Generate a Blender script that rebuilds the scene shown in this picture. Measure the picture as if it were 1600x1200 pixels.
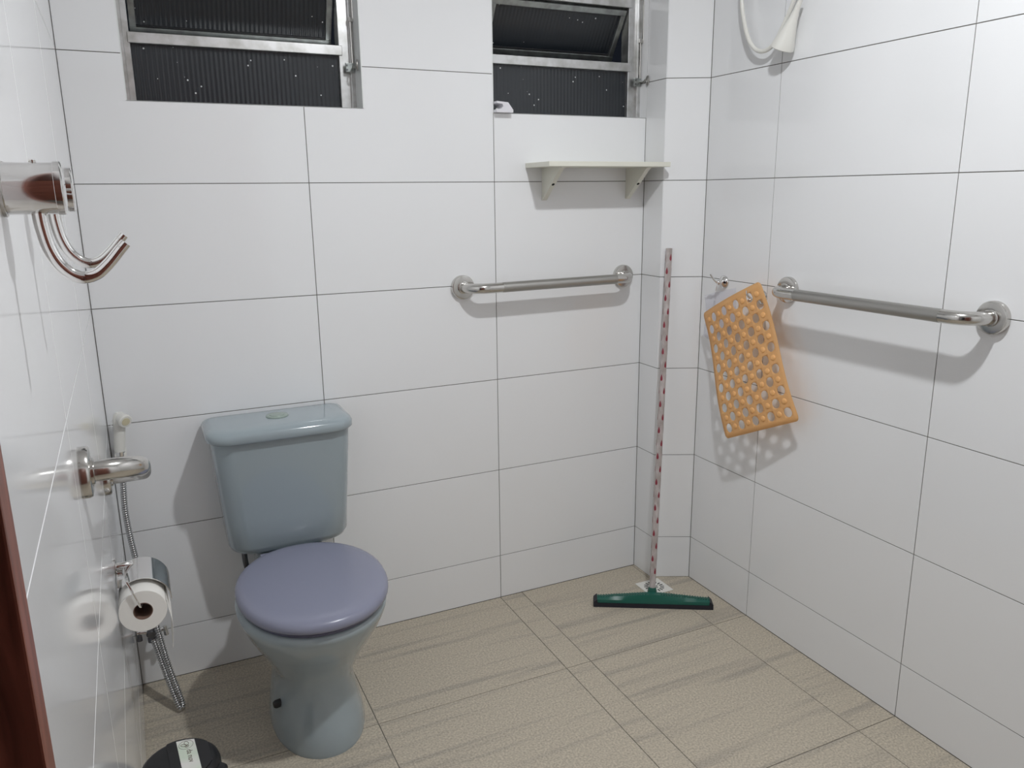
import bpy, bmesh, math, random
from mathutils import Vector, Matrix
random.seed(7)
for o in list(bpy.data.objects): bpy.data.objects.remove(o)
SC = bpy.context.scene
COL = SC.collection

# ------------------------------------------------------------------ camera
cam_d = bpy.data.cameras.new('camera'); cam = bpy.data.objects.new('camera', cam_d); COL.objects.link(cam)
cam_d.sensor_fit = 'HORIZONTAL'; cam_d.sensor_width = 36; cam_d.lens = 1235.8 / 1600 * 36
cam_d.clip_start = 0.02
CAM = Vector((0.1192, -2.3497, 1.4088))
cam.matrix_world = (Matrix.Translation(CAM) @ Matrix.Rotation(-0.4393, 4, 'Z')
                    @ Matrix.Rotation(math.pi / 2 - 0.2379, 4, 'X') @ Matrix.Rotation(-0.0116, 4, 'Z'))
SC.camera = cam
# ------------------------------------------------------------------ world (night outside) and exposure
w = bpy.data.worlds.new('world'); SC.world = w; w.use_nodes = True
w.node_tree.nodes['Background'].inputs[0].default_value = (0.35, 0.42, 0.6, 1)
w.node_tree.nodes['Background'].inputs[1].default_value = 0.02
SC.view_settings.view_transform = 'Standard'; SC.view_settings.look = 'None'
SC.view_settings.gamma = 1; SC.view_settings.use_curve_mapping = False
SC.view_settings.exposure = 0.16
LAMP = Vector((1.0, -1.43, 2.53)); LAMP_STRENGTH = 930.0

# ------------------------------------------------------------------ materials
MATS = {}
def mat(name, color, rough=0.5, metal=0.0, **kw):
    if name in MATS: return MATS[name]
    m = bpy.data.materials.new(name); m.use_nodes = True
    b = m.node_tree.nodes['Principled BSDF']
    b.inputs['Base Color'].default_value = (*color, 1); b.inputs['Roughness'].default_value = rough
    b.inputs['Metallic'].default_value = metal
    for k, v in kw.items(): b.inputs[k.replace('_', ' ')].default_value = v
    MATS[name] = m; return m
def nodes(m): return m.node_tree.nodes, m.node_tree.links, m.node_tree.nodes['Principled BSDF']
def noise_color(m, c0, c1, scale=(1, 1, 1), nscale=5, detail=4, lo=.35, hi=.65, rnd=False, dist=0):
    n, l, b = nodes(m)
    tc = n.new('ShaderNodeTexCoord'); mp = n.new('ShaderNodeMapping'); mp.inputs['Scale'].default_value = scale
    l.new(tc.outputs['Object'], mp.inputs['Vector'])
    if rnd:
        oi = n.new('ShaderNodeObjectInfo'); mu = n.new('ShaderNodeMath'); mu.operation = 'MULTIPLY'; mu.inputs[1].default_value = 37
        cb = n.new('ShaderNodeCombineXYZ'); l.new(oi.outputs['Random'], mu.inputs[0])
        for i in range(3): l.new(mu.outputs[0], cb.inputs[i])
        l.new(cb.outputs[0], mp.inputs['Location'])
    t = n.new('ShaderNodeTexNoise'); t.inputs['Scale'].default_value = nscale; t.inputs['Detail'].default_value = detail
    t.inputs['Distortion'].default_value = dist
    l.new(mp.outputs[0], t.inputs['Vector'])
    r = n.new('ShaderNodeValToRGB'); r.color_ramp.elements[0].position = lo; r.color_ramp.elements[1].position = hi
    r.color_ramp.elements[0].color = (*c0, 1); r.color_ramp.elements[1].color = (*c1, 1)
    l.new(t.outputs['Fac'], r.inputs[0]); l.new(r.outputs[0], b.inputs['Base Color'])
    return t, r, mp

M_TILE = mat('white_glazed_tile', (.90, .905, .915), .085, Specular_IOR_Level=.5)
M_GROUT = mat('grey_grout', (.17, .16, .14), .9)
M_PAINT = mat('white_paint', (.91, .91, .91), .7)
M_REVEAL = mat('reveal_plaster', (.80, .82, .81), .35)
M_CHROME = mat('chrome', (.78, .77, .76), .07, 1.0)
M_STEEL = mat('polished_steel', (.60, .585, .56), .16, 1.0)
M_STEELM = mat('knurled_steel', (.43, .42, .40), .42, 1.0)
M_HOSEM = mat('metal_hose', (.55, .55, .55), .22, 1.0)
M_DARKMETAL = mat('dark_metal', (.16, .16, .17), .35, .9)
M_BLACK = mat('black_plastic', (.012, .012, .014), .38)
M_HOLE = mat('dark_hole', (.01, .01, .01), .9)
M_CER = mat('blue_grey_ceramic', (.345, .405, .435), .12, Coat_Weight=.4, Coat_Roughness=.05)
M_LID = mat('lavender_grey_plastic', (.265, .275, .365), .26)
M_SEAT = mat('gap_shaded_lavender_plastic', (.10, .10, .16), .35)  # lid plastic darkened so the ring reads as the shadow gap
M_BUTTON = mat('green_grey_plastic', (.33, .40, .36), .3)
M_SHELF = mat('offwhite_laminate', (.80, .79, .70), .4)
M_WPL = mat('white_plastic', (.82, .81, .76), .28)
M_WPL2 = mat('cool_white_plastic', (.80, .79, .83), .35)
M_PAPER = mat('tissue_paper', (.86, .84, .80), .9)
M_CARD = mat('cardboard', (.20, .12, .09), .85)
M_GREEN = mat('green_plastic', (.012, .115, .085), .33)
M_RUBBER = mat('black_rubber', (.012, .012, .02), .6)
M_RED = mat('red_print', (.27, .03, .05), .45)
M_INK = mat('brown_ink', (.12, .08, .06), .7)
M_ALU = mat('aluminium_frame', (.62, .62, .62), .30, .9)
noise_color(M_ALU, (.50, .50, .48), (.68, .68, .68), (1, 1, 1), 30, 5, .3, .6)
M_ALUD = mat('dull_aluminium', (.34, .36, .35), .34, .85)
noise_color(M_ALUD, (.26, .27, .265), (.40, .43, .42), (1, 1, 1), 40, 5, .3, .65)
M_WOOD = mat('mahogany_wood', (.12, .035, .02), .35)
noise_color(M_WOOD, (.11, .034, .022), (.30, .10, .065), (14, 14, 1.6), 3, 5, .3, .7, dist=1.5)
M_HANDLE = mat('handle_sleeve', (.55, .50, .49), .45)
noise_color(M_HANDLE, (.40, .345, .33), (.62, .57, .56), (1, 1, .4), 60, 5, .35, .7)
M_LABEL = mat('paper_label', (.8, .8, .76), .6)
noise_color(M_LABEL, (.68, .76, .64), (.82, .80, .77), (1, 1, 1), 14, 2, .4, .6)

M_FLOOR = mat('beige_stone_porcelain', (.3, .27, .21), .5)
def floor_mat():
    m = M_FLOOR; n, l, b = nodes(m)
    t, r, mp = noise_color(m, (.43, .385, .322), (.575, .512, .412), (.8, 17, 1), 1.7, 8, .31, .48, rnd=True, dist=.35)
    g = n.new('ShaderNodeTexNoise'); g.inputs['Scale'].default_value = 180; g.inputs['Detail'].default_value = 3
    tc = n.new('ShaderNodeTexCoord'); l.new(tc.outputs['Object'], g.inputs['Vector'])
    gr = n.new('ShaderNodeValToRGB'); gr.color_ramp.elements[0].position = .3; gr.color_ramp.elements[1].position = .72
    gr.color_ramp.elements[0].color = (.68, .67, .66, 1); gr.color_ramp.elements[1].color = (1.15, 1.15, 1.15, 1)
    l.new(g.outputs['Fac'], gr.inputs[0])
    mx = n.new('ShaderNodeMixRGB'); mx.blend_type = 'MULTIPLY'; mx.inputs[0].default_value = 1
    l.new(r.outputs[0], mx.inputs[1]); l.new(gr.outputs[0], mx.inputs[2]); l.new(mx.outputs[0], b.inputs['Base Color'])
    bp = n.new('ShaderNodeBump'); bp.inputs['Strength'].default_value = .15; bp.inputs['Distance'].default_value = .001
    l.new(g.outputs['Fac'], bp.inputs['Height']); l.new(bp.outputs[0], b.inputs['Normal'])
floor_mat()

M_GLASS = mat('dark_ribbed_glass', (.012, .014, .017), .22, Specular_IOR_Level=.6)
def glass_mat():
    n, l, b = nodes(M_GLASS)
    tc = n.new('ShaderNodeTexCoord'); v = n.new('ShaderNodeTexVoronoi'); v.inputs['Scale'].default_value = 42
    l.new(tc.outputs['Object'], v.inputs['Vector'])
    lt = n.new('ShaderNodeMath'); lt.operation = 'LESS_THAN'; lt.inputs[1].default_value = .095
    l.new(v.outputs['Distance'], lt.inputs[0])
    sp = n.new('ShaderNodeSeparateColor'); l.new(v.outputs['Color'], sp.inputs[0])
    gt = n.new('ShaderNodeMath'); gt.operation = 'GREATER_THAN'; gt.inputs[1].default_value = .25; l.new(sp.outputs[0], gt.inputs[0])
    mu = n.new('ShaderNodeMath'); mu.operation = 'MULTIPLY'; l.new(lt.outputs[0], mu.inputs[0]); l.new(gt.outputs[0], mu.inputs[1])
    mx = n.new('ShaderNodeMixRGB'); mx.inputs[1].default_value = (.018, .022, .027, 1); mx.inputs[2].default_value = (.6, .62, .62, 1)
    l.new(mu.outputs[0], mx.inputs[0]); l.new(mx.outputs[0], b.inputs['Base Color'])
glass_mat()

M_MAT = mat('orange_translucent_vinyl', (.94, .60, .29), .38, Specular_IOR_Level=.4)
def vinyl():
    n, l, b = nodes(M_MAT)
    out = n['Material Output']
    tr = n.new('ShaderNodeBsdfTranslucent'); tr.inputs[0].default_value = (.97, .70, .40, 1)
    mx = n.new('ShaderNodeMixShader'); mx.inputs[0].default_value = .35
    l.new(b.outputs[0], mx.inputs[1]); l.new(tr.outputs[0], mx.inputs[2])
    tp = n.new('ShaderNodeBsdfTransparent'); tp.inputs[0].default_value = (1, .80, .55, 1)
    m2 = n.new('ShaderNodeMixShader'); m2.inputs[0].default_value = .20
    l.new(mx.outputs[0], m2.inputs[1]); l.new(tp.outputs[0], m2.inputs[2]); l.new(m2.outputs[0], out.inputs[0])
vinyl()
M_CUP = mat('orange_vinyl_cups', (.88, .47, .18), .35)
M_FILM = mat('clear_film', (.9, .9, .95), .15)
def film():
    n, l, b = nodes(M_FILM); tp = n.new('ShaderNodeBsdfTransparent'); mx = n.new('ShaderNodeMixShader')
    tp.inputs[0].default_value = (.95, .95, .97, 1)
    mx.inputs[0].default_value = .94; l.new(b.outputs[0], mx.inputs[1]); l.new(tp.outputs[0], mx.inputs[2])
    l.new(mx.outputs[0], n['Material Output'].inputs[0])
film()
M_BULB = bpy.data.materials.new('lit_bulb'); M_BULB.use_nodes = True
_n = M_BULB.node_tree.nodes; _b = _n['Principled BSDF']
_b.inputs['Emission Color'].default_value = (.965, .99, 1.01, 1); _b.inputs['Emission Strength'].default_value = LAMP_STRENGTH

# ------------------------------------------------------------------ mesh helpers
def V(*a): return Vector(a)
def obj(name, bm, m, parent=None, loc=None, smooth=True, ang=38):
    bmesh.ops.recalc_face_normals(bm, faces=bm.faces)
    if smooth:
        t = math.radians(ang)
        for f in bm.faces: f.smooth = True
        for e in bm.edges:
            if len(e.link_faces) == 2 and e.calc_face_angle(0) > t: e.smooth = False
    if loc is not None:
        bmesh.ops.translate(bm, verts=bm.verts, vec=-Vector(loc))
    me = bpy.data.meshes.new(name); bm.to_mesh(me); bm.free()
    me.materials.append(m)
    o = bpy.data.objects.new(name, me); COL.objects.link(o)
    wl = Vector(loc) if loc is not None else Vector((0, 0, 0))
    if parent is not None:
        o.parent = parent; o.location = wl - WORLD[parent]
    else:
        o.location = wl
    WORLD[o] = wl
    return o
WORLD = {}
def tag(o, label, cat, group=None):
    o['label'] = label; o['category'] = cat
    if group: o['group'] = group
    return o
def thing(name, label, cat, loc, group=None):
    o = bpy.data.objects.new(name, None); COL.objects.link(o); o.location = loc; WORLD[o] = Vector(loc)
    o.empty_display_size = .05
    return tag(o, label, cat, group)
def struct(o): o['kind'] = 'structure'; return o
def sempty(name, loc):
    o = bpy.data.objects.new(name, None); COL.objects.link(o); o.location = loc; WORLD[o] = Vector(loc)
    return struct(o)
def add_box(bm, a, b):
    a, b = Vector(a), Vector(b)
    vs = [bm.verts.new((x, y, z)) for x in (a.x, b.x) for y in (a.y, b.y) for z in (a.z, b.z)]
    for f in ((0, 1, 3, 2), (4, 6, 7, 5), (0, 4, 5, 1), (2, 3, 7, 6), (0, 2, 6, 4), (1, 5, 7, 3)):
        bm.faces.new([vs[i] for i in f])
    return vs
def bevel(bm, w, seg=2):
    bmesh.ops.bevel(bm, geom=[e for e in bm.edges], offset=w, segments=seg, profile=.6, affect='EDGES', clamp_overlap=True)
def box(a, b, w=0, seg=2):
    bm = bmesh.new(); add_box(bm, a, b)
    if w: bevel(bm, w, seg)
    return bm
def add_loft(bm, rings, cap=True, closed=True):
    R = [[bm.verts.new(p) for p in r] for r in rings]
    n = len(R[0])
    for a, b in zip(R, R[1:]):
        for i in range(n if closed else n - 1):
            j = (i + 1) % n
            bm.faces.new((a[i], a[j], b[j], b[i]))
    if cap:
        bm.faces.new(R[0][::-1]); bm.faces.new(R[-1])
    return R
def loft(rings, **k):
    bm = bmesh.new(); add_loft(bm, rings, **k); return bm
def frame(d):
    d = d.normalized(); u = Vector((0, 0, 1)) if abs(d.z) < .9 else Vector((1, 0, 0))
    s = d.cross(u).normalized(); return s, s.cross(d).normalized()
def add_tube(bm, path, r, seg=12, cap=True):
    path = [Vector(p) for p in path]; n = len(path)
    rr = r if isinstance(r, (list, tuple)) else [r] * n
    tang = [(path[min(i + 1, n - 1)] - path[max(i - 1, 0)]).normalized() for i in range(n)]
    s, t = frame(tang[0]); rings = []
    for i in range(n):
        if i:
            q = tang[i - 1].rotation_difference(tang[i]); s = q @ s; t = q @ t
        rings.append([path[i] + (s * math.cos(a) + t * math.sin(a)) * rr[i] for a in [2 * math.pi * k / seg for k in range(seg)]])
    add_loft(bm, rings, cap)
def tube(path, r, seg=12, cap=True):
    bm = bmesh.new(); add_tube(bm, path, r, seg, cap); return bm
def add_lathe(bm, o, axis, prof, seg=24):
    """prof: list of (distance along axis, radius)"""
    o = Vector(o); axis = Vector(axis).normalized(); s, t = frame(axis)
    rings = [[o + axis * h + (s * math.cos(a) + t * math.sin(a)) * max(r, 1e-4) for a in [2 * math.pi * k / seg for k in range(seg)]] for h, r in prof]
    add_loft(bm, rings)
def lathe(o, axis, prof, seg=24):
    bm = bmesh.new(); add_lathe(bm, o, axis, prof, seg); return bm
def smooth_path(pts, n=10):
    P = [Vector(p) for p in pts]; P = [P[0] * 2 - P[1]] + P + [P[-1] * 2 - P[-2]]; out = []
    for i in range(1, len(P) - 2):
        a, b, c, d = P[i - 1:i + 3]
        for k in range(n):
            t = k / n
            out.append(.5 * ((2 * b) + (c - a) * t + (2 * a - 5 * b + 4 * c - d) * t * t + (3 * b - a - 3 * c + d) * t ** 3))
    out.append(P[-2]); return out
def resample(path, step):
    out = [path[0]]; acc = 0
    for a, b in zip(path, path[1:]):
        L = (b - a).length
        if L < 1e-9: continue
        pos = step - acc
        while pos <= L:
            out.append(a + (b - a) * (pos / L)); pos += step
        acc = (acc + L) % step if L else acc
    return out
def add_prism(bm, poly, ext):
    """poly: list of 3D points; ext: extrusion vector"""
    A = [bm.verts.new(p) for p in poly]; B = [bm.verts.new(Vector(p) + Vector(ext)) for p in poly]
    n = len(poly)
    bm.faces.new(A); bm.faces.new(B[::-1])
    for i in range(n):
        j = (i + 1) % n; bm.faces.new((A[i], B[i], B[j], A[j]))
def prism(poly, ext):
    bm = bmesh.new(); add_prism(bm, [Vector(p) for p in poly], ext); return bm

# ------------------------------------------------------------------ room shell
H0, TH = 0.161, 0.32           # first tile row height, tile row pitch
CEIL = 2.60; XR = 1.865; YF = -2.70; KL = 0.011; J = 0.0011     # J = half a joint
ROWS = [(0, H0)] + [(H0 + i * TH, min(H0 + (i + 1) * TH, CEIL)) for i in range(8)]
W1 = (0.143, 0.763, 1.648, 2.26); W2 = (1.168, 1.740, 1.648, 2.26)
YB = 0.16

def tile(parent, O, U, N, u0, u1, z0, z1, holes=(), m=None, base='tile', th=.006, W=Vector((0, 0, 1)), cham=.0004):
    """one tile on the plane O + u U + z W facing N; holes are (u0,u1,z0,z1) cut-outs"""
    O, U, N, W = Vector(O), Vector(U), Vector(N), Vector(W)
    u0 += J; u1 -= J; z0 += J; z1 -= J
    bm = bmesh.new()
    hs = [h for h in holes if h[0] < u1 - .001 and h[1] > u0 + .001 and h[2] < z1 - .001 and h[3] > z0 + .001]
    P = lambda u, z, d=0: O + U * u + W * z - N * d
    if not hs:
        rings = [[P(u0, z0, th), P(u1, z0, th), P(u1, z1, th), P(u0, z1, th)],
                 [P(u0, z0, cham), P(u1, z0, cham), P(u1, z1, cham), P(u0, z1, cham)],
                 [P(u0 + cham, z0 + cham), P(u1 - cham, z0 + cham), P(u1 - cham, z1 - cham), P(u0 + cham, z1 - cham)]]
        add_loft(bm, rings)
    else:
        us = sorted({u0, u1} | {max(u0, min(u1, h[k])) for h in hs for k in (0, 1)})
        zs = sorted({z0, z1} | {max(z0, min(z1, h[k])) for h in hs for k in (2, 3)})
        vt = {}
        def vv(u, z):
            if (u, z) not in vt: vt[(u, z)] = bm.verts.new(P(u, z))
            return vt[(u, z)]
        for a, b in zip(us, us[1:]):
            for c, d in zip(zs, zs[1:]):
                if any(h[0] <= (a + b) / 2 <= h[1] and h[2] <= (c + d) / 2 <= h[3] for h in hs): continue
                bm.faces.new((vv(a, c), vv(b, c), vv(b, d), vv(a, d)))
        if not bm.faces: bm.free(); return None
        bmesh.ops.dissolve_limit(bm, angle_limit=.01, verts=bm.verts, edges=bm.edges)
        r = bmesh.ops.extrude_face_region(bm, geom=list(bm.faces))
        bmesh.ops.translate(bm, verts=[e for e in r['geom'] if isinstance(e, bmesh.types.BMVert)], vec=-N * th)
    return obj(base, bm, m or M_TILE, parent, loc=P((u0 + u1) / 2, (z0 + z1) / 2), smooth=False)

# back wall (grouted backing with two window openings)
bm = bmesh.new(); G = .0016
xs = [-.15, W1[0], W1[1], W2[0], W2[1], 2.05]
zz = [-.05, 1.648, 2.26, CEIL]
for i, (a, b) in enumerate(zip(xs, xs[1:])):
    for k, (c, d) in enumerate(zip(zz, zz[1:])):
        if i in (1, 3) and k == 1: continue
        add_box(bm, (a, G, c), (b, YB, d))
wall_back = struct(obj('wall_back', bm, M_GROUT, smooth=False))
CB = [0, .5916, 1.1704, 1.736]
for a, b in zip(CB, CB[1:]):
    for c, d in ROWS:
        tile(wall_back, (0, 0, 0), (1, 0, 0), (0, -1, 0), a, b, c, d, [W1, W2])
# plastered reveals of the window openings
def reveal(wn, y1, right=True):
    p = .003
    for a, b in (((wn[0], .0, wn[2]), (wn[0] + p, y1, wn[3])), ((wn[0], .0, wn[2] - .001), (wn[1], y1, wn[2] + .0005)), ((wn[0], .0, wn[3] - p), (wn[1], y1, wn[3]))):
        obj('reveal', box(a, b), M_REVEAL, wall_back, smooth=False)
    if right: obj('reveal', box((wn[1] - p, 0, wn[2]), (wn[1], y1, wn[3])), M_REVEAL, wall_back, smooth=False)
reveal(W1, YB); reveal(W2, YB, False)

# boxed corner between back and right wall
PC = [(1.736, YB), (1.736, -.1105), (XR, -.1736), (2.02, -.1736), (2.02, YB)]
def inset_poly(poly, g):
    return [(1.736 + g, YB), (1.736 + g, -.1105 + g * 1.2), (XR + g, -.1736 + g), (2.02, -.1736 + g), (2.02, YB)]
wall_corner = struct(obj('wall_corner', prism([(x, y, 0) for x, y in inset_poly(PC, G)], (0, 0, CEIL)), M_GROUT, smooth=False))
EF = Vector((XR - 1.736, -.1736 + .1105, 0)); EFL = EF.length; EF.normalize(); EFN = Vector((EF.y, -EF.x, 0))
for c, d in ROWS:
    tile(wall_corner, (1.736, -.1105, 0), (0, 1, 0), (-1, 0, 0), 0, .1105 if d < 1.7 else .1105, c, d)
    tile(wall_corner, (1.736, -.1105, 0), EF, EFN, 0, EFL, c, d)
for c, d in ((1.648, 1.761), (1.761, 2.081), (2.081, 2.26)):
    tile(wall_corner, (1.736, 0, 0), (0, 1, 0), (-1, 0, 0), 0, .06, c, d)

# right wall
wall_right = struct(obj('wall_right', box((XR + G, YF - .1, -.05), (XR + .15, -.165, CEIL)), M_GROUT, smooth=False))
CR = [-.1736, -.4864, -1.0793, -1.6722, -2.2651, YF]
for a, b in zip(CR, CR[1:]):
    for c, d in ROWS: tile(wall_right, (XR, 0, 0), (0, -1, 0), (-1, 0, 0), -a, -b, c, d)

# left wall, up to the door jamb; it stands very slightly out of square
UL = Vector((KL, -1, 0)).normalized(); NL = Vector((1, KL, 0)).normalized()
def wl(y, off=0, z=0): return Vector((-KL * y, y, z)) + NL * off
JY = -1.728
bm = prism([wl(YB, -G), wl(JY, -G), wl(JY, -.15), wl(YB, -.15)], (0, 0, CEIL))
wall_left = struct(obj('wall_left', bm, M_GROUT, smooth=False))
CL = [0, .5916, 1.1832, -JY]
for a, b in zip(CL, CL[1:]):
    for c, d in ROWS: tile(wall_left, (0, 0, 0), UL, NL, a, b, c, d)
# the rest of the left wall beyond and above the doorway
bm = bmesh.new(); add_box(bm, (-.13, YF - .1, 0), (.03, -2.56, CEIL)); add_box(bm, (-.13, -2.56, 2.12), (.02, JY, CEIL))
struct(obj('wall_doorway', bm, M_PAINT, smooth=False))
# front wall behind the camera, ceiling, hallway beyond the doorway
struct(obj('wall_front', box((-.13, YF - .1, 0), (XR + .1, YF, CEIL)), M_PAINT, smooth=False))
struct(obj('ceiling', box((-1.6, YF - .1, CEIL), (2.05, YB, CEIL + .08)), M_PAINT, smooth=False))
struct(obj('wall_hallway', box((-1.5, YF - .1, 0), (-1.4, -1.0, CEIL)), M_PAINT, smooth=False))
# floor
floor = struct(obj('floor', box((-1.5, YF - .1, -.06), (2.02, YB, -.0014)), M_GROUT, smooth=False))
FX = [0, .5805, 1.168, 1.253, 1.727, XR]; FY = [0, .485, 1.080, 1.675, 2.270, -YF]
for a, b in zip(FX, FX[1:]):
    for c, d in zip(FY, FY[1:]):
        tile(floor, (0, 0, 0), (1, 0, 0), (0, 0, 1), a, b, -d, -c, m=M_FLOOR, W=Vector((0, 1, 0)), base='floor_tile')
# door: jambs, head and an unseen leaf against the front wall, added for reddish reflections
door = sempty('door_1', (.0, -2.15, 0))
obj('jamb', box((-.14, JY - .036, 0), (.0215, JY, 2.12), .002), M_WOOD, door, smooth=False)
obj('jamb', box((-.14, -2.56, 0), (.034, -2.525, 2.12), .002), M_WOOD, door, smooth=False)
obj('door_head', box((-.14, -2.525, 2.085), (.0215, JY - .036, 2.12), .002), M_WOOD, door, smooth=False)
leaf = obj('unseen_door_leaf', box((.05, -2.60, .01), (.83, -2.565, 2.08), .003), M_WOOD, door, smooth=False)
obj('door_handle', tube([(.77, -2.565, 1.02), (.77, -2.52, 1.02), (.66, -2.52, 1.02)], .009, 10), M_STEEL, leaf)

# ------------------------------------------------------------------ windows
def ribbed(x0, x1, z0, z1, pitch=.0125, amp=.0004):
    """ribbed glass pane in the XZ plane around y = 0 (5 mm thick)"""
    bm = bmesh.new(); n = int((x1 - x0) / pitch * 4); A = []
    for i in range(n + 1):
        x = x0 + (x1 - x0) * i / n; d = -amp * math.cos(2 * math.pi * (x - x0) / pitch)
        A.append([(x, d - .0025, z0), (x, d - .0025, z1), (x, .0025, z1), (x, .0025, z0)])
    add_loft(bm, A); return bm
def window(name, wn, yf, tilt, jl, jr):
    x0, x1, z0, z1 = wn; D = .045
    root = sempty(name, ((x0 + x1) / 2, yf, z0))
    P = lambda nm, a, b, m=M_ALU, par=root: obj(nm, box(a, b, .0012, 1), m, par, smooth=False)
    P('frame_jamb', (x0, yf, z0 - .02), (x0 + jl, yf + D, z1)); P('frame_jamb', (x1 - jr, yf, z0 - .02), (x1, yf + D, z1))
    P('frame_lip', (x0, yf - .008, z0), (x0 + jl * .45, yf, z1)); P('frame_lip', (x1 - jr * .35, yf - .012, z0), (x1, yf, z1))
    P('frame_sill', (x0, yf, z0 - .03), (x1, yf + D, z0 - .002))
    P('transom', (x0 + jl * .8, yf - .004, 1.7995), (x1 - jr * .8, yf + D, 1.8265))
    P('transom', (x0 + jl * .8, yf - .004, 1.9975), (x1 - jr * .8, yf + D, 2.0245))
    P('frame_head', (x0, yf, z1 - .03), (x1, yf + D, z1))
    gx0, gx1 = x0 + jl, x1 - jr
    p = obj('pane', ribbed(gx0 - .004, gx1 + .004, z0 - .004, 1.802), M_GLASS, root, loc=(gx0, 0, z0)); p.location.y += yf + .018
    p = obj('pane', ribbed(gx0 - .004, gx1 + .004, 2.022, z1 - .02), M_GLASS, root, loc=(gx0, 0, 2.02)); p.location.y += yf + .018
    # tilting sash, hinged along its top edge and pushed out at the bottom
    sh = .172; s = bpy.data.objects.new('sash', None); COL.objects.link(s); s.parent = root
    hinge = Vector((gx0, yf + .016, 1.996)); s.location = hinge - WORLD[root]; s.rotation_euler = (math.radians(tilt), 0, 0); WORLD[s] = Vector((0, 0, 0))
    wd = gx1 - gx0
    def Q(nm, a, b, m=M_ALUD): return obj(nm, box(a, b, .001, 1), m, s, smooth=False)
    Q('sash_rail', (.004, -.012, -sh), (wd - .004, .012, -sh + .017)); Q('sash_rail', (.004, -.012, -.018), (wd - .004, .012, 0))
    Q('sash_stile', (.004, -.012, -sh + .017), (.021, .012, -.018)); Q('sash_stile', (wd - .021, -.012, -sh + .017), (wd - .004, .012, -.018))
    Q('glazing_bead', (.021, -.006, -sh + .017), (wd - .021, .004, -sh + .022), M_BLACK)
    obj('pane', ribbed(.019, wd - .019, -sh + .015, -.016), M_GLASS, s)
    # opening rod with its ring lever on the right jamb
    rx = x1 - jr * .22; ry = yf - .016
    rod = obj('opening_rod', tube([(rx, ry, 1.768), (rx - .001, ry, 1.893), (rx + .006, ry - .004, 1.896), (rx + .006, ry - .004, 2.20)], .0035, 8), M_STEEL, root)
    obj('rod_clip', box((rx - .006, ry - .007, 1.889), (rx + .010, ry + .004, 1.901), .001), M_STEEL, rod, smooth=False)
    obj('lever_plate', box((rx - .022, yf - .020, 1.752), (rx + .004, yf - .011, 1.778), .002), M_ALUD, root, smooth=False)
    for dz in (-.006, .006): obj('screw', lathe((rx - .018, yf - .020, 1.765 + dz), (0, -1, 0), [(0, .003), (.0015, .0025)], 8), M_DARKMETAL, root)
    lv = obj('lever', tube(smooth_path([(rx, ry, 1.768), (rx + .001, ry - .022, 1.764), (rx + .001, ry - .034, 1.770)], 5), .004, 8), M_STEELM, root)
    c = Vector((rx + .001, ry - .045, 1.7665)); ring = [c + Vector((0.003 * math.cos(a), .011 * math.cos(a), .0135 * math.sin(a))) for a in [2 * math.pi * k / 20 for k in range(21)]]
    obj('ring', tube(ring, .0024, 8), M_STEELM, lv)
    return root
window('window_1', W1, .078, 24, .027, .044)
window('window_2', W2, .050, 33, .027, .047)

# ------------------------------------------------------------------ ceiling lamp (above the frame)
lp = thing('ceiling_lamp', 'lit white bulb in a ceiling holder above the picture', 'lamp', (LAMP.x, LAMP.y, CEIL))
hz = LAMP.z + .036
obj('holder', lathe((LAMP.x, LAMP.y, CEIL), (0, 0, -1), [(0, .055), (.015, .055), (.022, .03), (CEIL - hz, .024)], 24), M_WPL, lp)
obj('bulb', lathe((LAMP.x, LAMP.y, hz), (0, 0, -1), [(0, .022), (.034, .045), (.036, .045)], 24), M_WPL, lp)
obj('bulb_lens', lathe((LAMP.x, LAMP.y, LAMP.z), (0, 0, -1), [(0, .0445), (.002, .0435), (.004, .036), (.005, .024), (.0055, .006)], 24), M_BULB, lp)

# ------------------------------------------------------------------ toilet
TX = .437
def egg(cx, yf, yb, hw, z, e=2.0, n=48, yc=None):
    yc = (yf + yb) / 2 if yc is None else yc; out = []
    for k in range(n):
        a = 2 * math.pi * k / n; c, s = math.cos(a), math.sin(a)
        px = hw * math.copysign(abs(c) ** (2 / e), c); L = (yb - yc) if s > 0 else (yc - yf)
        out.append(Vector((cx + px, yc + L * math.copysign(abs(s) ** (2 / e), s), z)))
    return out
toilet = thing('toilet', 'blue-grey ceramic toilet with lavender-grey seat lid against the tiled wall', 'toilet', (TX, -.35, 0))
secs = [(0, -.560, -.15, .123), (.012, -.562, -.15, .124), (.06, -.550, -.15, .117), (.12, -.530, -.15, .105), (.165, -.522, -.15, .101),
        (.205, -.528, -.15, .108), (.245, -.552, -.15, .127), (.29, -.590, -.15, .152), (.33, -.622, -.155, .172), (.358, -.640, -.16, .183),
        (.375, -.650, -.16, .189), (.388, -.653, -.16, .190), (.396, -.648, -.165, .185), (.398, -.636, -.175, .174)]
rings = []
for z, yf, yb, hw in secs:
    rings.append(egg(TX + .003, yf, yb, hw, z, 2.15 if z < .2 else 2.08, yc=None if z < .2 else -.41))
bowl = obj('bowl', loft(rings), M_CER, toilet, loc=(TX, -.35, 0), ang=60)
obj('tank_deck', box((TX - .095, -.24, .30), (TX + .095, -.03, .413), .02, 3), M_CER, toilet)
obj('bolt_cap', lathe((TX - .104, -.415, .098), (-1, -.25, .05), [(-.012, .011), (.008, .011), (.013, .008)], 12), M_BLACK, bowl)
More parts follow.
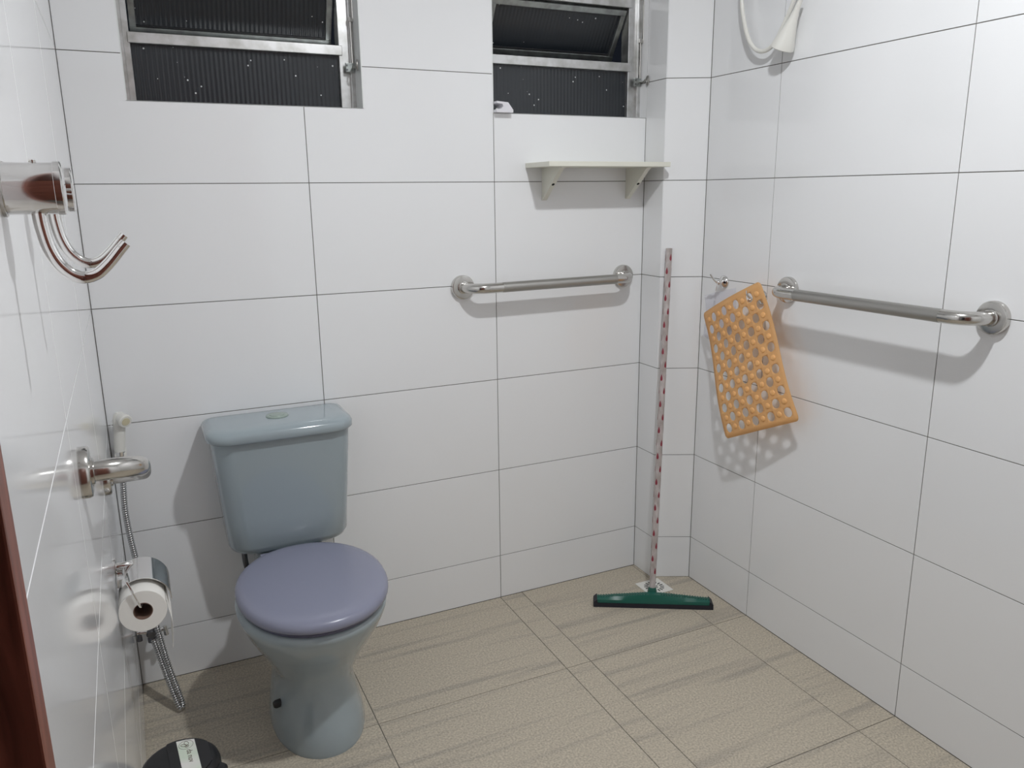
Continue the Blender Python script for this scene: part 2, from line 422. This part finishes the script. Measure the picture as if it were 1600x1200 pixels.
# hinge deck, seat ring and lid
SYF, SYB, SYC = -.664, -.188, -.42
obj('seat_ring', loft([egg(TX + .005, SYF + .016, SYB + .004, .176, .3985, 2.1, yc=SYC), egg(TX + .005, SYF + .014, SYB, .178, .405, 2.1, yc=SYC), egg(TX + .005, SYF + .020, SYB, .174, .413, 2.1, yc=SYC)]), M_SEAT, toilet, loc=(TX, -.35, 0))
lid = []
for z, sc in ((.409, .975), (.411, .992), (.416, 1.0), (.424, 1.0), (.431, .985), (.436, .955), (.439, .90), (.441, .80), (.4425, .6), (.4435, .3), (.4438, .08)):
    hw = .190 * sc; lid.append(egg(TX + .006, SYC + (SYF - SYC) * sc, SYC + (SYB - SYC) * sc, hw, z + .003, 2.1, yc=SYC))
obj('seat_lid', loft(lid), M_LID, toilet, loc=(TX, -.35, 0), ang=70)
for s in (-1, 1):
    obj('hinge', lathe((TX + s * .07 - .02, -.182, .412), (1, 0, 0), [(0, .010), (.04, .010)], 14), M_LID, toilet)
def rrect(x0, x1, yf, yb, rf, rb, z, n=8, bulge=0):
    pts = []
    for cx, cy, r, a0 in ((x1 - rf, yf + rf, rf, -90), (x1 - rb, yb - rb, rb, 0), (x0 + rb, yb - rb, rb, 90), (x0 + rf, yf + rf, rf, 180)):
        for k in range(n + 1):
            a = math.radians(a0 + 90 * k / n); pts.append(Vector((cx + r * math.cos(a), cy + r * math.sin(a), z)))
    xm = (x0 + x1) / 2; hw = (x1 - x0) / 2
    for p in pts:
        if p.y < yf + rf * .5: p.y -= bulge * (1 - ((p.x - xm) / hw) ** 2)
    return pts
tk = []
for z, ins, t in ((.413, .030, 0), (.416, .016, 0), (.425, .006, .03), (.440, .0, .06), (.52, 0, .28), (.60, 0, .52), (.70, 0, .82), (.768, 0, 1)):
    x0 = .272 - .024 * t + ins; x1 = .608 + .022 * t - ins
    tk.append(rrect(x0, x1, -.168 - .022 * t + ins, -.012 - ins * .5, .055, .012, z, bulge=.010))
tank = obj('tank', loft(tk), M_CER, toilet, loc=(TX, -.35, 0), ang=60)
tl = []
for z, ins in ((.757, .012), (.758, .004), (.763, 0), (.777, 0), (.785, .004), (.791, .011), (.795, .023), (.7965, .04)):
    tl.append(rrect(.236 + ins, .637 - ins, -.207 + ins, -.006 - ins * .6, .062, .016, z, bulge=.010))
tlid = obj('tank_lid', loft(tl), M_CER, toilet, loc=(TX, -.35, 0), ang=60)
obj('flush_button', lathe((.436, -.098, .7955), (0, 0, 1), [(0, .031), (.003, .031), (.0045, .029), (.0045, .021), (.006, .020), (.0065, .017)], 28), M_BUTTON, tlid)
obj('supply_pipe', tube(smooth_path([(.312, -.10, .43), (.312, -.10, .38), (.318, -.08, .33), (.322, -.03, .27), (.322, -.005, .25)], 6), .008, 10), M_DARKMETAL, toilet)

# ------------------------------------------------------------------ grab bars
def grab_bar(A, B, N, label, off=.078, r=.016):
    """A, B flange centres on the wall plane with outward normal N"""
    A, B, N = Vector(A), Vector(B), Vector(N).normalized(); U = (B - A).normalized(); L = (B - A).length
    root = thing('grab_bar', label, 'grab bar', A, 'steel grab bars on the bathroom walls')
    for c in (A, B):
        obj('flange', lathe(c, N, [(0, .0385), (.010, .0385), (.0135, .0365), (.0145, .033), (.0145, .018)], 40), M_STEEL, root)
        obj('collar', lathe(c, N, [(.012, .020), (.018, .0195), (.019, .0165)], 24), M_STEEL, root)
    R = .058; path = [A + N * .002]
    for k in range(13):
        a = math.pi / 2 * k / 12; path.append(A + N * (off - R + R * math.sin(a)) + U * (R - R * math.cos(a)))
    for k in range(13):
        a = math.pi / 2 * k / 12; path.append(B + N * (off - R + R * math.cos(a)) - U * (R - R * math.sin(a)))
    path.append(B + N * .002)
    obj('tube', tube(path, r, 20), M_STEEL, root, ang=50)
    obj('grip', tube([A + N * off + U * .105, A + N * off + U * (L - .075)], r + .0003, 24), M_STEELM, root)
grab_bar((1.0515, 0, 1.1165), (1.654, 0, 1.1205), (0, -1, 0), 'steel grab bar on the wall below the white shelf')
grab_bar((XR, -.577, 1.118), (XR, -1.2096, 1.1205), (-1, 0, 0), 'steel grab bar on the wall right of the orange mat')
grab_bar(wl(-1.087, 0, 1.016), wl(-.522, 0, .822), NL, 'steel grab bar seen end-on above the toilet paper')

# ------------------------------------------------------------------ shelf
sh = thing('wall_shelf', 'small off-white wall shelf under the window in the corner', 'shelf', (1.50, 0, 1.49))
obj('board', box((1.280, -.161, 1.4835), (1.727, 0, 1.4985), .001, 1), M_SHELF, sh, smooth=False)
for bx in (1.338, 1.660):
    poly = [(bx, 0, 1.4835), (bx, -.135, 1.4835), (bx, -.120, 1.4785), (bx, -.008, 1.384), (bx, 0, 1.382)]
    br = obj('bracket', prism(poly, (.016, 0, 0)), M_SHELF, sh, smooth=False)
    d = Vector((0, -.112, .0945)).normalized(); nn = Vector((0, -d.z, d.y)) * 1
    nn = Vector((0, -.0945, -.112)).normalized(); c = Vector((bx + .008, -.064, 1.4312))
    obj('screw_hole', lathe(c, nn, [(-.003, .005), (.0004, .005)], 14), M_HOLE, br)

# ------------------------------------------------------------------ robe hooks on the left wall
def robe_hook(y, label):
    c = wl(y, 0, 1.417); L = .051; R = .0232
    root = thing('robe_hook', label, 'hook', c, 'chrome robe hooks on the left wall')
    obj('base_ring', lathe(c, NL, [(0, R + .002), (.003, R + .002), (.004, R)], 40), M_STEEL, root)
    obj('peg', lathe(c, NL, [(.003, R), (L - .007, R)], 48), M_CHROME, root)
    obj('end_cap', lathe(c, NL, [(L - .0072, R), (L - .0068, R + .0012), (L - .0015, R + .0012), (L, R - .001), (L, .001)], 48), M_CHROME, root)
    obj('set_screw', lathe(c + NL * .028 + Vector((0, 0, R - .001)), (0, 0, 1), [(0, .003), (.003, .003)], 10), M_STEEL, root)
    def q(x, z): return Vector((c.x + x, c.y, c.z + z))
    path = smooth_path([q(.0275, -.018), q(.0285, -.035), q(.032, -.055), q(.040, -.072), q(.053, -.082), q(.067, -.0805), q(.079, -.071), q(.091, -.0575), q(.0965, -.0515)], 7)
    n = len(path); obj('hook', tube(path, [.0068 - .0018 * i / n for i in range(n)], 16), M_CHROME, root, ang=60)
robe_hook(-1.49, 'nearest chrome robe hook on the left wall')
robe_hook(-1.305, 'chrome robe hook half hidden behind the nearest one')

# ------------------------------------------------------------------ toilet paper holder and roll
RC = Vector((.0545, 0, .584)); RR = .0455; RY0, RY1 = -.70, -.600
tp = thing('paper_holder', 'chrome toilet paper holder with curved cover on the left wall', 'paper holder', wl(-.575, 0, .63))
FC = wl(-.575, 0, .638)
obj('flange', lathe(FC, NL, [(0, .019), (.003, .019), (.004, .016)], 24), M_CHROME, tp)
obj('post', lathe(FC, NL, [(.003, .0075), (.034, .0065), (.036, .005)], 16), M_CHROME, tp)
obj('hinge_plate', box((.010, -.63, .612), (.028, -.578, .630), .001), M_CHROME, tp, smooth=False)
arc = []; CR2 = RR + .0105
for k in range(21):
    a = math.radians(128 - 132 * k / 20); arc.append((RC.x + CR2 * math.cos(a), RC.z + .001 + CR2 * math.sin(a)))
bm = bmesh.new(); rr = [[(x, -.665, z), (x, -.555, z), (RC.x + (x - RC.x) * .975, -.555, RC.z + (z - RC.z) * .975), (RC.x + (x - RC.x) * .975, -.665, RC.z + (z - RC.z) * .975)] for x, z in arc]
add_loft(bm, rr); obj('cover', bm, M_CHROME, tp, ang=30)
obj('wire_arm', tube(smooth_path([(.024, -.600, .640), (.026, -.66, .650), (.030, -.698, .656), (.034, -.705, .650), (.045, -.706, .615), (.050, -.705, .600), (.0525, -.695, .594), (.0545, -.640, .590)], 5), .0026, 8), M_CHROME, tp)
roll = thing('toilet_roll', 'white toilet paper roll on the chrome holder', 'toilet paper', (RC.x, (RY0 + RY1) / 2, RC.z - RR))
bm = bmesh.new(); prof = [(0, .0185), (0, RR - .001), (.001, RR), (RY1 - RY0 - .001, RR), (RY1 - RY0, RR - .001), (RY1 - RY0, .0185)]
o = Vector((RC.x, RY0, RC.z)); seg = 48
rings = [[o + Vector((r * math.cos(a), h, r * math.sin(a))) for a in [2 * math.pi * k / seg for k in range(seg)]] for h, r in prof]
rings.append(rings[0]); add_loft(bm, rings, cap=False); bmesh.ops.remove_doubles(bm, verts=bm.verts, dist=1e-6)
obj('paper', bm, M_PAPER, roll)
bm = bmesh.new(); rings = [[o + Vector((r * math.cos(a), h, r * math.sin(a))) for a in [2 * math.pi * k / 32 for k in range(32)]] for h, r in ((.0, .0187), (.0, .0172), (RY1 - RY0, .0172), (RY1 - RY0, .0187))]
add_loft(bm, rings + [rings[0]], cap=False); bmesh.ops.remove_doubles(bm, verts=bm.verts, dist=1e-6)
obj('core', bm, M_CARD, roll)
bm = bmesh.new(); sp = smooth_path([(RC.x + RR * .99, 0, RC.z + .012), (RC.x + RR + .002, 0, RC.z - .01), (RC.x + RR + .006, 0, RC.z - .04), (RC.x + RR + .004, 0, RC.z - .075), (RC.x + RR + .001, 0, RC.z - .10)], 5)
rr = [[Vector((p.x, RY0 + .004, p.z)), Vector((p.x, RY1 - .004, p.z)), Vector((p.x + .0006, RY1 - .004, p.z)), Vector((p.x + .0006, RY0 + .004, p.z))] for p in sp]
add_loft(bm, rr); obj('loose_sheet', bm, M_PAPER, roll)

# ------------------------------------------------------------------ bidet sprayer, hose and valve in the left corner
spr = thing('bidet_sprayer', 'white hand bidet sprayer with metal hose in the left corner', 'sprayer', (.03, -.05, .73))
top = Vector((.034, -.05, .835)); bot = Vector((.0245, -.05, .738))
ax = (bot - top).normalized()
obj('handle', lathe(top, ax, [(-.012, .009), (-.005, .0145), (.01, .0170), (.03, .0150), ((bot - top).length, .0138)], 20), M_WPL, spr)
hd = Vector((.45, -.85, -.25)).normalized(); hc = top + Vector((.002, -.002, -.002))
head = obj('spray_head', lathe(hc, hd, [(-.014, .007), (-.007, .0140), (.014, .0160), (.018, .0180), (.027, .0180), (.029, .0158)], 24), M_WPL, spr)
obj('nozzle_ring', lathe(hc, hd, [(.0285, .0112), (.0302, .0105), (.0303, .0065)], 18), mat('nozzle_cream', (.66, .60, .42), .5), head)
obj('trigger', prism([(.015, -.042, .826), (.011, -.044, .80), (.0095, -.044, .796), (.012, -.044, .825)], (0, -.010, 0)), M_REVEAL, spr)
obj('ferrule', lathe(bot, ax, [(-.002, .0140), (.010, .0140)], 20), M_CHROME, spr)
holder = obj('wall_holder', prism([(.012, 0, .725), (.040, 0, .725), (.040, -.06, .725), (.033, -.06, .725), (.033, -.038, .725), (.017, -.038, .725), (.017, -.06, .725), (.012, -.06, .725)], (0, 0, .010)), M_WPL, spr)
hp = smooth_path([(.0240, -.05, .727), (.0225, -.05, .66), (.018, -.05, .56), (.026, -.05, .44), (.042, -.055, .32), (.061, -.085, .21), (.076, -.125, .125), (.092, -.158, .060), (.101, -.176, .026), (.1010, -.186, .0125), (.0935, -.188, .0135), (.084, -.172, .040), (.066, -.130, .105), (.051, -.092, .165), (.0465, -.078, .180)], 24)
hp = resample(hp, .0016); hr = [(.0052, .0080, .0088, .0078)[i % 4] for i in range(len(hp))]
obj('hose', tube(hp, hr, 10), M_HOSEM, spr, ang=60)
vl = thing('angle_valve', 'dark chrome angle valve low on the wall behind the toilet roll', 'valve', (.043, 0, .19))
obj('wall_rose', lathe((.043, 0, .196), (0, -1, 0), [(0, .022), (.004, .021), (.007, .012)], 24), M_CHROME, vl)
obj('body', lathe((.043, -.002, .196), (0, -1, 0), [(0, .009), (.045, .009), (.05, .013), (.075, .013), (.079, .010)], 16), M_DARKMETAL, vl)
obj('outlet', lathe((.043, -.064, .195), (.06, -.25, -1), [(0, .010), (.012, .010), (.013, .0125), (.026, .0125), (.028, .009)], 12), M_DARKMETAL, vl)
obj('cross_arm', tube([(.0065, -.064, .203), (.043, -.064, .197), (.079, -.064, .199)], .0062, 12), M_CHROME, vl)
obj('handle', tube([(.079, -.064, .207), (.082, -.066, .180)], [.0058, .0072], 12), M_CHROME, vl)
obj('handle', tube([(.0125, -.064, .206), (.0115, -.066, .178)], [.0055, .0075], 12), M_DARKMETAL, vl)

# ------------------------------------------------------------------ squeegee
HB = Vector((1.632, -.268, .040)); HT = Vector((1.7525, -.1335, 1.2185)); HR = .0108
A = Vector((1.4301, -.2057, 0)); B = Vector((1.7859, -.4071, 0)); U = (B - A).normalized(); Nf = Vector((U.y, -U.x, 0))
if Nf.y > 0: Nf = -Nf
mid = Vector((1.6205, -.2885, 0)); half = (B - A).length / 2 - .001
sq = thing('squeegee', 'green floor squeegee with droplet-printed handle leaning in the corner', 'squeegee', mid)
obj('handle', tube([HB + (HT - HB) * (k / 8) for k in range(9)], HR, 20), M_HANDLE, sq)
bm = bmesh.new(); dr = (HT - HB).normalized(); s, t = frame(dr); Ht = (HT - HB).length
toc = (CAM - (HB + HT) / 2); toc = (toc - dr * toc.dot(dr)).normalized(); sd = dr.cross(toc)
nd = 26
for i in range(nd):
    h = Ht - .03 - i * .0452
    if h < .05: break
    for a0 in (0, 120, 240):
        th0 = math.radians((38 if i % 2 == 0 else -22) + a0)
        pts = []
        for k in range(14):
            a = 2 * math.pi * k / 14; wx = math.sin(a) * .0056 * (math.sin(a / 2) ** 1.3); hz = math.cos(a) * .0118
            th = th0 + wx / HR
            pts.append(HB + dr * (h + hz) + (toc * math.cos(th) + sd * math.sin(th)) * (HR + .00035))
        bm.faces.new([bm.verts.new(p) for p in pts])
o = obj('printed_drops', bm, M_RED, sq, smooth=False); o['kind'] = 'stuff'
def hp_(u, d, z): return mid + U * u + Nf * d + Vector((0, 0, z))
# head: ridged trapezoid shell
sec = []
for k in range(25):
    u = -half + .010 + (2 * half - .020) * k / 24; f = 1 - abs(u) / half
    zt = .028 + .018 * f ** .9; dt = .007 + .004 * f
    sec.append([hp_(u, .019, .015), hp_(u, .018, .026), hp_(u, dt, zt), hp_(u, -dt, zt), hp_(u, -.018, .026), hp_(u, -.019, .015)])
head = obj('head', loft(sec), M_GREEN, sq, ang=30)
bm = bmesh.new()
for k in range(-21, 22):
    u = k * half / 22.5; f = 1 - abs(u) / half; zt = .028 + .018 * f ** .9
    if abs(k) < 3: continue
    add_box(bm, (0, 0, 0), (.0035, .016, .0035))
    vs = bm.verts[:][-8:] if False else list(bm.verts)[-8:]
    for v in vs: v.co = hp_(u + v.co.x, v.co.y - .008, zt - .001 + v.co.z)
o = obj('ridges', bm, M_GREEN, sq, smooth=False); o['kind'] = 'stuff'
hb = Vector((mid.x, mid.y, 0)); sdir = (HT - HB).normalized()
obj('socket', lathe(HB - sdir * .012, sdir, [(0, .015), (.012, .016), (.024, .0142), (.028, .0125)], 20), M_GREEN, sq)
ends = .004
bm = bmesh.new()
rb = []
for u, zt in ((-half - .002, .018), (-half + .010, .029), (-half + .012, .015), (half - .012, .015), (half - .010, .029), (half + .002, .018)):
    rb.append([hp_(u, .023, 0), hp_(u, .022, zt), hp_(u, -.022, zt), hp_(u, -.023, 0)])
add_loft(bm, rb); obj('rubber_blade', bm, M_RUBBER, sq, smooth=False)

# ------------------------------------------------------------------ floor drain
dc = Vector((1.7015, -.1835, 0)); hs = .0500
dn = thing('floor_drain', 'white square floor drain grate behind the squeegee', 'drain', dc)
obj('plate', box((dc.x - hs, dc.y - hs, 0), (dc.x + hs, dc.y + hs, .0025), .0008, 1), M_WPL, dn, smooth=False)
bm = bmesh.new()
def wedge(r0, r1, a, w):
    p = []
    for r, s in ((r0, -1), (r1, -1), (r1, 1), (r0, 1)):
        aa = a + s * w * (.75 if r == r1 else 1); p.append((dc.x + r * math.cos(aa), dc.y + r * math.sin(aa), .0024))
    add_prism(bm, p, (0, 0, .0004))
for k in range(16): wedge(.022, .0365, 2 * math.pi * k / 16, .095)
for k in range(6): wedge(.007, .015, 2 * math.pi * k / 6, .22)
o = obj('slots', bm, M_HOLE, dn, smooth=False); o['kind'] = 'stuff'

# ------------------------------------------------------------------ orange bath mat hanging from a hook on the right wall
# corners (top-left, top-right, bottom-right, bottom-left) as seen in the room
TLc, TRc, BRc, BLc = Vector((1.815, -.250, 1.008)), Vector((1.815, -.507, 1.140)), Vector((1.818, -.703, .752)), Vector((1.783, -.434, .626))
def mp(u, v):
    p = TLc * (1 - u) * (1 - v) + TRc * u * (1 - v) + BRc * u * v + BLc * (1 - u) * v
    p = p.copy(); p.x -= .014 * math.sin(math.pi * u) * (1 - .3 * v) - .006 * math.sin(2 * math.pi * v) ; return p
def mnorm(u, v):
    e = .01; n = (mp(u + e, v) - mp(u - e, v)).cross(mp(u, v + e) - mp(u, v - e)).normalized()
    return n if n.x < 0 else -n
NU, NV = 9, 12; MU, MV = .04, .035; THK = .0022
cu = (1 - 2 * MU) / NU; cv = (1 - 2 * MV) / NV; RHU, RHV = cu * .385, cv * .385
bm = bmesh.new(); cache = {}
def mv(u, v):
    k = (round(u, 5), round(v, 5))
    if k not in cache: cache[k] = bm.verts.new(mp(u, v))
    return cache[k]
for i in range(NU):
    for j in range(NV):
        u0 = MU + i * cu; v0 = MV + j * cv; uc = u0 + cu / 2; vc = v0 + cv / 2
        sq8 = [(u0, v0), (uc, v0), (u0 + cu, v0), (u0 + cu, vc), (u0 + cu, v0 + cv), (uc, v0 + cv), (u0, v0 + cv), (u0, vc)]
        if (i + j) % 2:
            ci = []
            for k in range(8):
                a = math.radians(-135 + 45 * k); ci.append((uc + RHU * 1.15 * math.cos(a), vc + RHV * 1.15 * math.sin(a)))
            mids = []
            for k in range(8):
                a = math.radians(-112.5 + 45 * k); mids.append((uc + RHU * 1.15 * math.cos(a), vc + RHV * 1.15 * math.sin(a)))
            for k in range(8):
                k2 = (k + 1) % 8
                bm.faces.new([mv(*sq8[k]), mv(*sq8[k2]), mv(*ci[k2]), mv(*mids[k]), mv(*ci[k])])
        else:
            bm.faces.new([mv(*p) for p in sq8])
# margin with rounded corners
us = [MU + i * cu / 2 for i in range(2 * NU + 1)]; vs_ = [MV + j * cv / 2 for j in range(2 * NV + 1)]
for a, b in zip(us, us[1:]):
    bm.faces.new([mv(a, 0), mv(b, 0), mv(b, MV), mv(a, MV)]); bm.faces.new([mv(a, 1 - MV), mv(b, 1 - MV), mv(b, 1), mv(a, 1)])
for a, b in zip(vs_, vs_[1:]):
    bm.faces.new([mv(0, a), mv(MU, a), mv(MU, b), mv(0, b)]); bm.faces.new([mv(1 - MU, a), mv(1, a), mv(1, b), mv(1 - MU, b)])
for (cu_, cv_, a0, eu, ev) in ((MU, MV, 180, 0, 0), (1 - MU, MV, 270, 1, 0), (1 - MU, 1 - MV, 0, 1, 1), (MU, 1 - MV, 90, 0, 1)):
    prev = None
    pts = [(cu_ + MU * math.cos(math.radians(a0 + 18 * k)), cv_ + MV * math.sin(math.radians(a0 + 18 * k))) for k in range(6)]
    for p, q in zip(pts, pts[1:]): bm.faces.new([mv(cu_, cv_), mv(*p), mv(*q)])
bath = thing('bath_mat', 'orange translucent bath mat with round holes hanging on the right wall', 'bath mat', (1.835, -.45, .60))
sheet = obj('sheet', bm, M_MAT, bath, ang=60)
so = sheet.modifiers.new('thickness', 'SOLIDIFY'); so.thickness = THK; so.offset = 0
bm = bmesh.new()
for i in range(NU):
    for j in range(NV):
        if (i + j) % 2 == 0:
            uc = MU + (i + .5) * cu; vc = MV + (j + .5) * cv; c = mp(uc, vc); n = mnorm(uc, vc)
            R = .0095; add_lathe(bm, c, n, [(.0008, R), (.002, R * .94), (.0032, R * .72), (.0038, R * .2)], 10)
o = obj('suction_cups', bm, M_CUP, bath, ang=60); o['kind'] = 'stuff'

# hooks
def suction_hook(y, z, label, long):
    c = Vector((XR, y, z)); root = thing('wall_hook', label, 'hook', c, 'chrome suction hooks on the right wall')
    n = Vector((-1, 0, 0))
    obj('dome', lathe(c, n, [(0, .0225), (.004, .022), (.009, .018), (.014, .011), (.020, .0085), (.026, .0085), (.030, .0055)], 28), M_CHROME, root)
    e = c + n * .026
    if long:
        obj('upper_prong', tube(smooth_path([e, e + V(-.010, .004, .006), e + V(-.022, .010, .024), e + V(-.024, .011, .028)], 5), .0032, 10), M_CHROME, root)
        obj('lower_prong', tube(smooth_path([e, e + V(-.005, 0, -.010), e + V(-.008, 0, -.026)], 5), .0025, 10), M_CHROME, root)
    else:
        obj('upper_prong', tube(smooth_path([e, e + V(-.016, .004, .0), e + V(-.028, .007, .010), e + V(-.030, .008, .024)], 5), .0036, 10), M_CHROME, root)
        obj('lower_prong', lathe(e + V(-.012, .004, -.004), (-1, .1, -.3), [(0, .007), (.008, .0072), (.013, .004)], 16), M_CHROME, root)
suction_hook(-.288, 1.113, 'chrome wall hook left of the orange mat', True)
suction_hook(-.468, 1.083, 'chrome wall hook that carries the orange mat', False)
# clear plastic bag on the first hook
bm = bmesh.new(); g = []
for i in range(7):
    u = i / 6; row = []
    for j in range(7):
        v = j / 6; y = -.215 - .16 * u; zt = 1.063 + .042 * u; z = zt - v * (.135 + .03 * math.sin(2.5 * u))
        x = 1.845 - .010 * math.sin(math.pi * u) + .006 * math.sin(5 * u + 4 * v); row.append(bm.verts.new((x, y + .02 * v * (u - .5), z)))
    g.append(row)
for i in range(6):
    for j in range(6): bm.faces.new((g[i][j], g[i + 1][j], g[i + 1][j + 1], g[i][j + 1]))
bag = obj('plastic_bag', bm, M_FILM, None, loc=(1.845, -.29, .93), ang=80)
tag(bag, 'thin clear plastic bag hanging behind the orange mat', 'plastic bag')
so = bag.modifiers.new('thickness', 'SOLIDIFY'); so.thickness = .0006

# ------------------------------------------------------------------ hand shower with looped white hose
hs_ = thing('hand_shower', 'white hand shower with looped hose at top of the right wall', 'hand shower', (1.86, -.55, 1.80))
X = 1.838
hose = [(X + .01, -.33, 2.22), (X, -.328, 2.05), (X, -.3326, 1.957), (X, -.3456, 1.902), (X, -.3698, 1.845), (X, -.400, 1.812), (X, -.430, 1.800), (X, -.458, 1.802), (X, -.4857, 1.820), (X, -.5229, 1.872), (X - .002, -.551, 1.918), (X - .004, -.575, 1.97), (X - .01, -.60, 2.06), (X - .01, -.60, 2.22)]
obj('hose', tube(smooth_path(hose, 8), .0062, 12), M_WPL, hs_, ang=60)
obj('wall_outlet', lathe((XR, -.33, 2.225), (-1, 0, 0), [(0, .028), (.006, .027), (.010, .014), (.04, .013)], 24), M_WPL, hs_)
obj('wall_outlet', lathe((XR, -.60, 2.225), (-1, 0, 0), [(0, .028), (.006, .027), (.010, .014), (.05, .013)], 24), M_WPL, hs_)
bs = Vector((1.832, -.519, 1.794)); ap = bs - Vector((0, .45, -.89)).normalized() * .106
obj('sprinkler', lathe(ap, bs - ap, [(-.03, .006), (0, .008), (.03, .013), (.075, .0255), (.098, .0325), (.106, .0335), (.108, .031)], 28), M_WPL, hs_)

# ------------------------------------------------------------------ small clip on the window sill
z = 1.6482; out = [(1.1715, z), (1.2275, z), (1.2275, z + .008), (1.2105, z + .0295), (1.1725, z + .0325), (1.1725, z + .0265), (1.191, z + .0245), (1.194, z + .018), (1.187, z + .0105), (1.1715, z + .0085)]
clip = obj('plastic_clip', prism([(x, -.024, zz_) for x, zz_ in out], (0, .05, 0)), M_WPL2, None, loc=(1.2, 0, z), smooth=False)
tag(clip, 'small white plastic clip lying on the window sill above the shelf', 'clip')

# ------------------------------------------------------------------ pedal bin, only its lid in view
BC = Vector((.088, -.749, 0)); BR = .080; BH = .252
tb = thing('trash_bin', 'small black trash bin with a white label beside the left wall', 'bin', BC)
obj('body', lathe(BC, (0, 0, 1), [(0, BR * .78), (.006, BR * .80), (BH - .03, BR * .95), (BH - .028, BR * .95)], 40), M_BLACK, tb)
lidb = obj('lid', lathe(BC, (0, 0, 1), [(BH - .034, BR * 1.0), (BH - .018, BR * 1.0), (BH - .008, BR * .96), (BH - .002, BR * .88), (BH, BR * .8), (BH + .0005, BR * .3)], 48), M_BLACK, tb)
BA = math.radians(4); RB = Matrix.Rotation(BA, 3, 'Z')
def bp(x, y, z): return BC + RB @ Vector((x, y, 0)) + Vector((0, 0, z))
fl = []
for k in range(48):
    a = 2 * math.pi * k / 48; x, y = .068 * math.cos(a), .068 * math.sin(a); fl.append(bp(max(-.020, min(.060, x)), y, BH - .0005))
obj('lid_flap', prism(fl, (0, 0, .003)), M_BLACK, tb, smooth=False)
obj('hinge_block', lathe(BC + Vector((.070, -.035, BH - .060)), (0, 0, 1), [(0, .020), (.04, .020), (.046, .014)], 16), M_BLACK, tb)
LZ = BH + .0026
lq = [bp(.000, -.060, LZ), bp(.036, -.058, LZ), bp(.036, .054, LZ), bp(.020, .060, LZ), bp(.000, .063, LZ)]
lab = obj('label', prism(lq, (0, 0, .0006)), M_LABEL, tb, smooth=False)
# printed emblem: thin ring with a heart-like double loop
bm = bmesh.new(); ec = bp(.0175, .0420, LZ + .0008)
def ring(pts, r=.0005): add_tube(bm, pts, r, 5)
ring([ec + V(.0145 * math.cos(a), .0145 * math.sin(a), 0) for a in [2 * math.pi * k / 32 for k in range(33)]], .0003)
def loop(c, rx, ry, rot):
    return [ec + V(c[0], c[1], 0) + Matrix.Rotation(rot, 3, 'Z') @ V(rx * math.cos(a), ry * math.sin(a), 0) for a in [2 * math.pi * k / 20 for k in range(21)]]
ring(loop((.001, .005), .004, .0070, .25)); ring(loop((-.0045, -.001), .0065, .0037, -.5)); ring(loop((.0015, -.0055), .0038, .0038, 0)); ring(loop((.0015, -.005), .0011, .0011, 0))
o = obj('emblem', bm, M_INK, lab, smooth=False)
fc = bpy.data.curves.new('printed_text', 'FONT'); fc.body = 'da nuv'; fc.size = .0165; fc.extrude = .0001; fc.materials.append(M_INK)
ft = bpy.data.objects.new('printed_text_curve', fc); COL.objects.link(ft)
bpy.context.view_layer.update()
me = bpy.data.meshes.new_from_object(ft.evaluated_get(bpy.context.evaluated_depsgraph_get())); bpy.data.objects.remove(ft)
me.transform(Matrix.Rotation(BA - math.pi / 2, 4, 'Z')); me.materials.clear(); me.materials.append(M_INK)
to = bpy.data.objects.new('printed_text', me); COL.objects.link(to); to.parent = lab
to.location = bp(.016, .0235, LZ + .0008) - WORLD[lab]
